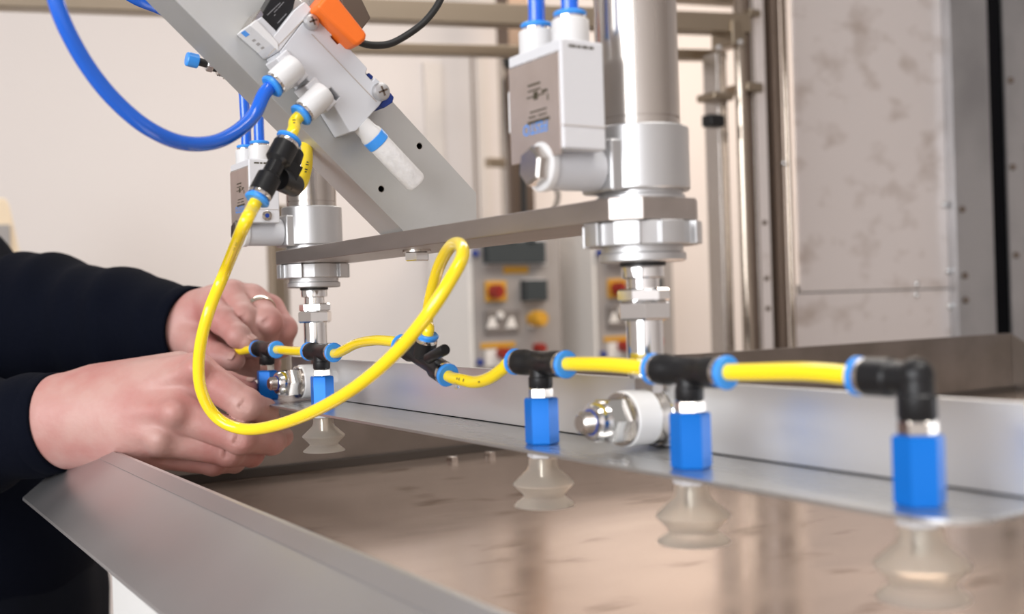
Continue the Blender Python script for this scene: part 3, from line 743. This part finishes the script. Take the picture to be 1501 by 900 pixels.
# faint print along some of the yellow tubes
def tube_print(o, px, y, n, step, hgt=1.5, wid=.8):
    dg = bpy.context.evaluated_depsgraph_get()
    best = None; vs = [(o.matrix_world if False else Matrix.Translation(o.location)) @ v.co for v in o.data.vertices]
    r_ = ray(px, y).normalized()
    cand = []
    for i, v in enumerate(vs):
        q = Vector((v.x/S, v.y/S, v.z/S-H)); t_ = q.dot(r_); d_ = (q-r_*t_).length
        cand.append((d_, t_, i))
    cand.sort(); near = min(cand[:10], key=lambda c_: c_[1]); k = near[2]//16
    cen = []
    for s_ in range(len(vs)//16):
        c_ = sum((vs[s_*16+j] for j in range(16)), Vector())/16; cen.append(Vector((c_.x/S, c_.y/S, c_.z/S-H)))
    rad = (Vector((vs[k*16].x/S, vs[k*16].y/S, vs[k*16].z/S-H))-cen[k]).length
    tn = (cen[min(k+1, len(cen)-1)]-cen[max(k-1, 0)]).normalized()
    out = -cen[k].normalized(); out = (out-tn*out.dot(tn)).normalized(); sdv = tn.cross(out)
    m = MB()
    for i in range(n):
        if n > 3 and i % 3 == 2: continue
        m.obox(cen[k]+tn*(i-(n-1)/2)*step+out*(rad-.02), tn*wid*.5, sdv*hgt*.5*(1 if i % 2 else .7), out*.06)
    part('printed_marks', m, 'print', o)
for o in [o for o in bpy.data.objects if o.name.startswith('yellow_tube')]:
    if 'sagging' in o['label']: tube_print(o, 672, 556, 4, 1.9); tube_print(o, 700, 558, 2, .9, .9)
    if 'curling' in o['label']: tube_print(o, 449, 240, 6, 1.7)
    if 'from the valve' in o['label']: tube_print(o, 438, 176, 3, 2.2)
    if 'looping' in o['label']: tube_print(o, 344, 366, 5, 3, .8)

# ================================================================== person (signed-distance modelling, meshed by surface nets)
def rcone(P, a, b, ra, rb):
    """distance to a tapered limb"""
    a = np.array(a, np.float32); b = np.array(b, np.float32); ba = b-a
    l2 = float(ba@ba)
    t = np.clip(((P-a)@ba)/l2, 0, 1)
    q = P-a-t[..., None]*ba
    return np.sqrt((q*q).sum(-1))-(ra+(rb-ra)*t)
def ellip(P, c, r):
    q = (P-np.array(c, np.float32))/np.array(r, np.float32)
    k = np.sqrt((q*q).sum(-1))
    return (k-1)*min(r)
def smin(a, b, k):
    h = np.clip(.5+.5*(b-a)/k, 0, 1)
    return b+(a-b)*h-k*h*(1-h)
def smax(a, b, k): return -smin(-a, -b, k)
def grid(lo, hi, h):
    ax = [np.arange(l, u+h, h, dtype=np.float32) for l, u in zip(lo, hi)]
    G = np.stack(np.meshgrid(*ax, indexing='ij'), -1); return G
def nets(D, lo, h):
    n = np.array(D.shape); ins = D < 0
    cnt = np.zeros(n-1, np.int8)
    for c in np.ndindex(2, 2, 2): cnt += ins[c[0]:n[0]-1+c[0], c[1]:n[1]-1+c[1], c[2]:n[2]-1+c[2]]
    cells = np.argwhere((cnt > 0) & (cnt < 8))
    acc = np.zeros((len(cells), 3)); num = np.zeros(len(cells))
    C = [np.array(c) for c in np.ndindex(2, 2, 2)]
    for a in C:
        for axn in range(3):
            if a[axn]: continue
            b = a.copy(); b[axn] = 1
            va = D[tuple((cells+a).T)]; vb = D[tuple((cells+b).T)]
            m = (va < 0) != (vb < 0)
            t = np.where(m, va/np.where(m, va-vb, 1), 0)
            acc += np.where(m[:, None], a+(b-a)*t[:, None], 0); num += m
    verts = np.array(lo)+h*(cells+acc/num[:, None])
    idx = -np.ones(n-1, np.int64); idx[tuple(cells.T)] = np.arange(len(cells))
    F_ = []
    for axn in range(3):
        u, v = (axn+1) % 3, (axn+2) % 3
        sl0 = [slice(None)]*3; sl1 = [slice(None)]*3; sl0[axn] = slice(0, -1); sl1[axn] = slice(1, None)
        A = ins[tuple(sl0)]; B = ins[tuple(sl1)]
        for sgn in (0, 1):
            e = np.argwhere((A & ~B) if sgn == 0 else (~A & B))
            e = e[(e[:, u] > 0) & (e[:, v] > 0) & (e[:, u] < n[u]-1) & (e[:, v] < n[v]-1)]
            q = []
            for du, dv in ((-1, -1), (0, -1), (0, 0), (-1, 0)):
                w = e.copy(); w[:, u] += du; w[:, v] += dv; q.append(idx[tuple(w.T)])
            q = np.stack(q, 1)
            F_.append(q if sgn == 0 else q[:, ::-1])
    return verts, np.concatenate(F_)
def sdf_mesh(fn, lo, hi, h):
    G = grid(lo, hi, h); return nets(fn(G), lo, h)
def np_obj(name, meshes, mat, parent):
    vs = []; fs = []; n = 0
    for v, f in meshes: vs.append(v); fs.append(f+n); n += len(v)
    v = np.concatenate(vs); f = np.concatenate(fs)
    off = wloc(parent) if parent is not None else Vector((0, 0, 0))
    v = v*S+np.array([0, 0, H*S])-np.array(off)
    me = bpy.data.meshes.new(name); me.from_pydata(v.tolist(), [], f.tolist()); me.update()
    return link(name, me, mat, parent, ang=180)
def C3(p): return np.array(pt(*p), np.float32)

def hand_fn(fore, palm, fingers, knuckles=(), creases=(), kp=11, ridges=()):
    def fn(P):
        d = None
        for a, b, ra, rb in fore+palm:
            e = rcone(P, C3(a), C3(b), ra, rb); d = e if d is None else smin(d, e, kp)
        out = d
        for fi in fingers:
            g = None
            for (a, b) in zip(fi[:-1], fi[1:]):
                e = rcone(P, C3(a[:3]), C3(b[:3]), a[3], b[3]); g = e if g is None else smin(g, e, 2.2)
            for a in fi[1:-1]:                        # joints stand out a little
                c = C3(a[:3]); q = P-c; e = np.sqrt((q*q).sum(-1))-a[3]*1.045; g = smin(g, e, 2.0)
            out = smin(out, smin(d, g, 6.0), 1.0)
        for (a, b, ra, rb) in ridges:
            out = smin(out, rcone(P, C3(a), C3(b), ra, rb), 5.0)
        for (c, r) in knuckles:
            q = P-C3(c); e = np.sqrt((q*q).sum(-1))-r; out = smin(out, e, 7.0)
        for (a, b, r) in creases:
            e = rcone(P, C3(a), C3(b), r, r); out = smax(out, -e, 1.6)
        return out
    return fn
def bbox(pts, pad):
    w = np.array([C3(p[:3]) for p in pts]); return w.min(0)-pad, w.max(0)+pad

# --- lower hand, back towards the camera
lw = (75, 622, 792)
fore = [((-60, 648, 812), lw, 33, 28.5)]
palm = [((100, 600, 788), (284, 549, 752), 25, 14.5), ((100, 612, 782), (262, 603, 744), 26, 14.5), ((100, 628, 785), (238, 640, 748), 24, 13.5), ((105, 640, 792), (222, 662, 766), 19, 12.5),
        ((150, 575, 795), (262, 545, 780), 20, 14)]
idx_ = [(292, 548, 748, 12.5), (360, 593, 746, 10.8), (387, 604, 772, 9.2), (396, 618, 796, 7.8)]
mid_ = [(264, 606, 741, 12.3), (352, 643, 742, 10.3), (398, 647, 768, 9.0), (414, 640, 794, 7.8)]
rng_ = [(240, 643, 746, 11.6), (336, 662, 753, 9.8), (368, 666, 776, 8.4), (380, 656, 798, 7.4)]
pky_ = [(222, 663, 764, 10.6), (312, 678, 768, 8.6), (343, 677, 786, 7.4), (356, 668, 802, 6.6)]
thb_ = [(150, 578, 806, 16), (262, 556, 806, 13), (334, 566, 808, 10.2), (361, 569, 808, 8.4)]
fl = [idx_, mid_, rng_, pky_, thb_]
kn = [((290, 540, 737), 7.5), ((256, 606, 731), 7.6), ((235, 647, 738), 6.6)]
ridge = [((150, 590, 764), (286, 541, 735), 3.4, 4.6), ((150, 603, 757), (256, 603, 728), 3.4, 4.8), ((150, 618, 757), (234, 642, 734), 3.0, 4.2)]
cre = []
def wrinkles(j, prev, out, n=3, sp=5.5, w=17, r=.85):
    """short creases across a finger joint on the camera side"""
    a = np.array(prev[:2], float); b = np.array(j[:2], float); d = (b-a)/np.linalg.norm(b-a); nrm = np.array([-d[1], d[0]])
    rz = j[3]*1.045+.25
    for k in range(n):
        c = b+d*(k-(n-1)/2)*sp
        out.append((((c+nrm*w*.5)[0], (c+nrm*w*.5)[1], j[2]-rz*.945), (c[0]+d[0]*1.0, c[1]+d[1]*1.0, j[2]-rz), r))
        out.append(((c[0]+d[0]*1.0, c[1]+d[1]*1.0, j[2]-rz), ((c-nrm*w*.5)[0], (c-nrm*w*.5)[1], j[2]-rz*.945), r))
for f in (idx_, mid_, rng_): wrinkles(f[1], f[0], cre)
lo, hi = bbox([(40, 640, 790), (75, 622, 792), (75, 575, 800), (75, 675, 800)]+sum(fl, []), 22)
M_low = sdf_mesh(hand_fn(fore, palm, fl, kn, cre, ridges=ridge), lo, hi, 1.1)
# --- upper hand, pinching the tube end
uw = (262, 486, 908)
fore2 = [((150, 478, 962), uw, 32, 27)]
palm2 = [((272, 478, 905), (311, 446, 884), 25, 13.5), ((272, 480, 908), (340, 437, 890), 25, 13), ((275, 485, 912), (369, 443, 897), 24, 12.5), ((280, 492, 916), (394, 456, 905), 22, 11.5), ((318, 522, 912), (384, 534, 922), 17, 15)]
idx2 = [(309, 447, 882, 12.2), (327, 470, 858, 10.8), (349, 492, 844, 9.0), (361, 501, 843, 7.6)]
mid2 = [(340, 435, 888, 12.6), (356, 466, 866, 11.2), (367, 492, 868, 9.4), (364, 508, 880, 8.2)]
rng2 = [(370, 441, 894, 12.2), (391, 471, 872, 11.6), (390, 500, 884, 9.6), (378, 512, 900, 8.2)]
pky2 = [(396, 453, 903, 11.0), (416, 482, 889, 10.2), (412, 508, 899, 8.6), (402, 516, 912, 7.8)]
thb2 = [(278, 496, 888, 16), (297, 513, 870, 13), (321, 524, 854, 10.6), (342, 528, 848, 8.8)]
fl2 = [idx2, mid2, rng2, pky2, thb2]
kn2 = [((312, 436, 876), 7), ((340, 426, 882), 7), ((370, 432, 889), 6.5)]
cre2 = []
for f in (rng2, mid2): wrinkles(f[1], f[0], cre2, 2, 4.5, 12, .8)
lo, hi = bbox([(235, 482, 915), uw, (262, 450, 915), (262, 520, 915)]+sum(fl2, []), 20)
M_up = sdf_mesh(hand_fn(fore2, palm2, fl2, kn2, cre2, 10), lo, hi, 1.1)

# --- trunk, limbs and head under the clothes
elU = (-70, 500, 1075); shU = (-95, 430, 1190); elL = (-215, 640, 900); shL = (-330, 440, 1130)
chest = (-200, 520, 1230); hip = (-75, 850, 1195); neck = (-225, 300, 1200); head = (-235, 175, 1175)
def dirn(a, b):
    d = C3(b)-C3(a); return d/np.linalg.norm(d)
def w3(p): return C3(p)
hipw = w3(hip); fac = np.array([.55, -.83, 0]); fac /= np.linalg.norm(fac); lat = np.array([fac[1], -fac[0], 0])
hd = w3(head)
def body_fn(P):
    d = rcone(P, hipw, w3(chest), 130, 135)
    d = smin(d, rcone(P, w3(chest), w3(neck), 120, 60), 60)
    d = smin(d, rcone(P, w3(neck), hd, 52, 58), 25)
    for a, b, c, r in ((shU, elU, (150, 478, 962), 46), (shL, elL, (-60, 648, 812), 46)):
        d = smin(d, rcone(P, w3(chest)+np.array([0, 0, 60]), w3(a), 90, 60), 50)
        d = smin(d, rcone(P, w3(a), w3(b), r, r*.8), 25); d = smin(d, rcone(P, w3(b), w3(c), r*.8, 31), 18)
    for s in (-1, 1):
        top = hipw+lat*s*75-np.array([0, 0, 40]); kne = top+fac*20+np.array([0, 0, 0]); kne[2] = -760; ft = kne-fac*15; ft[2] = -1180
        d = smin(d, rcone(P, top, kne, 85, 55), 40); d = smin(d, rcone(P, kne, ft, 53, 38), 20)
        d = smin(d, rcone(P, ft, np.array([*(ft+fac*150)[:2], -1215]), 36, 26), 20)
    # head: skull, jaw, nose, ears, brow and mouth
    d = smin(d, ellip(P, hd+np.array([0, 0, 20]), (78, 88, 100)), 12)
    d = smin(d, rcone(P, hd+fac*25, hd+fac*55-np.array([0, 0, 85]), 55, 30), 25)
    d = smin(d, rcone(P, hd+fac*82+np.array([0, 0, 10]), hd+fac*104-np.array([0, 0, 22]), 7, 12), 8)
    for s in (-1, 1):
        d = smin(d, ellip(P, hd+lat*s*80-np.array([0, 0, 6]), (12, 18, 30)), 5)
        d = smax(d, -(np.sqrt(((P-(hd+fac*92+lat*s*32+np.array([0, 0, 8])))**2).sum(-1))-15), 9)
    d = smax(d, -rcone(P, hd+fac*92+lat*22-np.array([0, 0, 56]), hd+fac*92-lat*22-np.array([0, 0, 56]), 4, 4), 4)
    return d
lo = np.array([min(w3(p)[i] for p in (hip, chest, neck, head, elU, shU, elL, shL, (150, 478, 962), (-60, 648, 812))) for i in range(3)])-190
hi = np.array([max(w3(p)[i] for p in (hip, chest, neck, head, elU, shU, elL, shL, (150, 478, 962), (-60, 648, 812))) for i in range(3)])+190
lo[2] = -H; 
M_body = sdf_mesh(body_fn, lo, hi, 11.0)
PE = thing('person', (hipw[0], hipw[1], -H), 'person in dark navy sweater reaching over the tray, both hands at the far suction cup', 'person')
np_obj('body', [M_low, M_up, M_body], 'skin', PE)

# --- sweater
cu_l = (86, 619, 790); cu_u = (285, 484, 903)
def fold(P, a, b, amp, wl, seed):
    d = (w3(b)-w3(a)); L_ = np.linalg.norm(d); d = d/L_
    s_ = (P-w3(a))@d
    u = np.array([-d[1], d[0], .3]); u = u/np.linalg.norm(u)
    q = (P-w3(a))@u
    return amp*np.sin(s_/wl*6.28+q/26+seed)*(.6+.4*np.sin(q/17+s_/50+seed*2))
def sweater_fn(P):
    d = rcone(P, hipw+np.array([0, 0, 60]), w3(chest), 158, 158)
    d = smin(d, rcone(P, w3(chest), w3(neck), 150, 70), 70)
    # upper arm and sleeve
    segs_u = [(shU, 84), (elU, 72), (60, 476, 1010, 61), (182, 478, 948, 44), (293, 484, 899, 35)]
    segs_l = [(shL, 84), (elL, 62), (-60, 645, 815, 43), (95, 618, 789, 34)]
    d = smin(d, rcone(P, w3(chest)+np.array([0, 0, 60]), w3(shU), 110, 84), 60)
    d = smin(d, rcone(P, w3(chest)+np.array([0, 0, 60]), w3(shL), 110, 84), 60)
    def chain(sg, k):
        q = [(s_[0], s_[1]) if len(s_) == 2 else (s_[:3], s_[3]) for s_ in sg]; e = None
        for (a, ra), (b, rb) in zip(q[:-1], q[1:]):
            g = rcone(P, w3(a), w3(b), ra, rb); e = g if e is None else smin(e, g, k)
        return e
    eu = chain(segs_u, 22)+fold(P, (60, 476, 1010), cu_u, 2.6, 46, .7)
    el = chain(segs_l, 20)+fold(P, elL, cu_l, 2.0, 50, 1.9)
    du = dirn((182, 478, 948), cu_u); eu = np.maximum(eu, (P-w3(cu_u))@du)
    dl = np.array(dirn((-60, 645, 815), cu_l)); el = np.maximum(el, (P-w3(cu_l))@dl)
    d = smin(d, eu, 10)
    d = smin(d, el, 6)
    d = d+1.5*np.sin(P[..., 2]/40+P[..., 0]/60)*np.sin(P[..., 1]/50)
    return d
pts_ = (hip, chest, neck, elU, shU, elL, shL, cu_u, cu_l)
lo = np.array([min(w3(p)[i] for p in pts_) for i in range(3)])-175
hi = np.array([max(w3(p)[i] for p in pts_) for i in range(3)])+175
hi[0] = max(w3(cu_u)[0], w3(cu_l)[0])+60; lo[2] = hipw[2]-100
M_sw = sdf_mesh(sweater_fn, lo, hi, 5.5)
np_obj('sweater', [M_sw], 'navy', PE)
for c0, a0, r in ((cu_u, (182, 478, 948), 34.5), (cu_l, (-60, 645, 815), 34.5)):
    d = Vector(dirn(a0, c0)); O = Vector(w3(c0))
    part('cuff', MB().ring([(r+.6, -16), (r+1.8, -8), (r+1.2, 2), (r-.4, 3.4), (r-2.6, 2.6), (r-3.6, -4), (r-3, -16)], O, d, 40), 'navy', PE, ang=80)
def trouser_fn(P):
    d = rcone(P, hipw+np.array([0, 0, 60]), hipw-np.array([0, 0, 30]), 146, 150)
    for s in (-1, 1):
        top = hipw+lat*s*72-np.array([0, 0, 40]); kne = top+fac*20; kne[2] = -760; ft = kne-fac*15; ft[2] = -1160
        e = smin(rcone(P, top, kne, 112, 80), rcone(P, kne, ft, 80, 66), 30); e = np.maximum(e, -1185-P[..., 2])
        d = smin(d, e, 25)
    d = d+3*np.sin(P[..., 0]/21+P[..., 2]/190)*np.sin(P[..., 1]/27)
    return np.maximum(d, P[..., 2]-(hipw[2]+80))
lo = np.array([hipw[0]-240, hipw[1]-240, -H+20]); hi = np.array([hipw[0]+240, hipw[1]+240, hipw[2]+120])
np_obj('trousers', [sdf_mesh(trouser_fn, lo, hi, 9.0)], 'trousers', PE)
for s in (-1, 1):
    ft = hipw+lat*s*72+fac*5; 
    def shoe_fn(P, ft=ft):
        a = np.array([ft[0]-fac[0]*30, ft[1]-fac[1]*30, -1205]); b = np.array([ft[0]+fac[0]*190, ft[1]+fac[1]*190, -1222])
        e = smin(rcone(P, a, b, 48, 32), rcone(P, a, a+np.array([0, 0, 40]), 48, 46), 20)
        return np.maximum(e, -1249-P[..., 2])
    np_obj('shoe', [sdf_mesh(shoe_fn, [ft[0]-300, ft[1]-300, -1260], [ft[0]+300, ft[1]+300, -1100], 8.0)], 'shoe', PE)
def hair_fn(P):
    e = ellip(P, hd+np.array([0, 0, 26])-fac*6, (86, 95, 107))
    return np.maximum(np.maximum(e, (P-(hd+fac*38+np.array([0, 0, 40])))@(fac*.8-np.array([0, 0, .6]))), -(P[..., 2]-(hd[2]-70)))
np_obj('hair', [sdf_mesh(hair_fn, hd-130, hd+150, 7.0)], 'hair', PE)
for s in (-1, 1):
    part('eye', MB().ball(Vector(hd+fac*68+lat*s*32+np.array([0, 0, 8])), 12), 'white', PE)
    part('iris', MB().ball(Vector(hd+fac*76+lat*s*32+np.array([0, 0, 8])), 5), 'hair', PE)
# finger ring and nails
a = Vector(w3(rng2[0][:3])); b = Vector(w3(rng2[1][:3])); O = a.lerp(b, .5); d = (b-a).normalized()
part('finger_ring', MB().ring([(12.5, -2.3), (13.2, -2), (13.4, 0), (13.2, 2), (12.5, 2.3), (11.6, 2), (11.6, -2)], O, d, 40), 'gold', PE, label='pale metal finger ring')
def nail(tip, prev, up, l=5.2, w=4.2, k=.74):
    tp = Vector(w3(tip[:3])); pv_ = Vector(w3(prev[:3])); d = (tp-pv_).normalized(); u = Vector(up); u = (u-d*u.dot(d)).normalized(); sd_ = d.cross(u)
    c = tp+u*tip[3]*k+d*1.0; vs = []; fs = []
    n, m_ = 6, 6
    for i in range(n+1):
        for j in range(m_+1):
            s_ = -1+2*i/n; q = -1+2*j/m_
            ww = w*(1-.12*max(s_, 0)**2); x = s_*l*(1-.25*q*q*(1 if s_ > 0 else .5)); y = q*ww
            vs.append(c+d*x+sd_*y+u*(.23*tip[3]*(1-(y/w)**2*.62)-.10*max(s_, 0)))
    for i in range(n):
        for j in range(m_): fs.append((i*(m_+1)+j, i*(m_+1)+j+1, (i+1)*(m_+1)+j+1, (i+1)*(m_+1)+j))
    mb = MB().add(vs, fs); o = part('fingernail', mb, 'nail', PE, ang=80)
    so = o.modifiers.new('thickness', 'SOLIDIFY'); so.thickness = .5*S; so.offset = 0
tocam = -ray(350, 510)
nail(thb2[3], thb2[2], tocam*.8+V(0, 0, .35))
nail(idx2[3], idx2[2], tocam*.35+V(.2, 0, .9), 5.5, 4.2)
nail(thb_[3], thb_[2], tocam*.3+V(0, 0, 1))
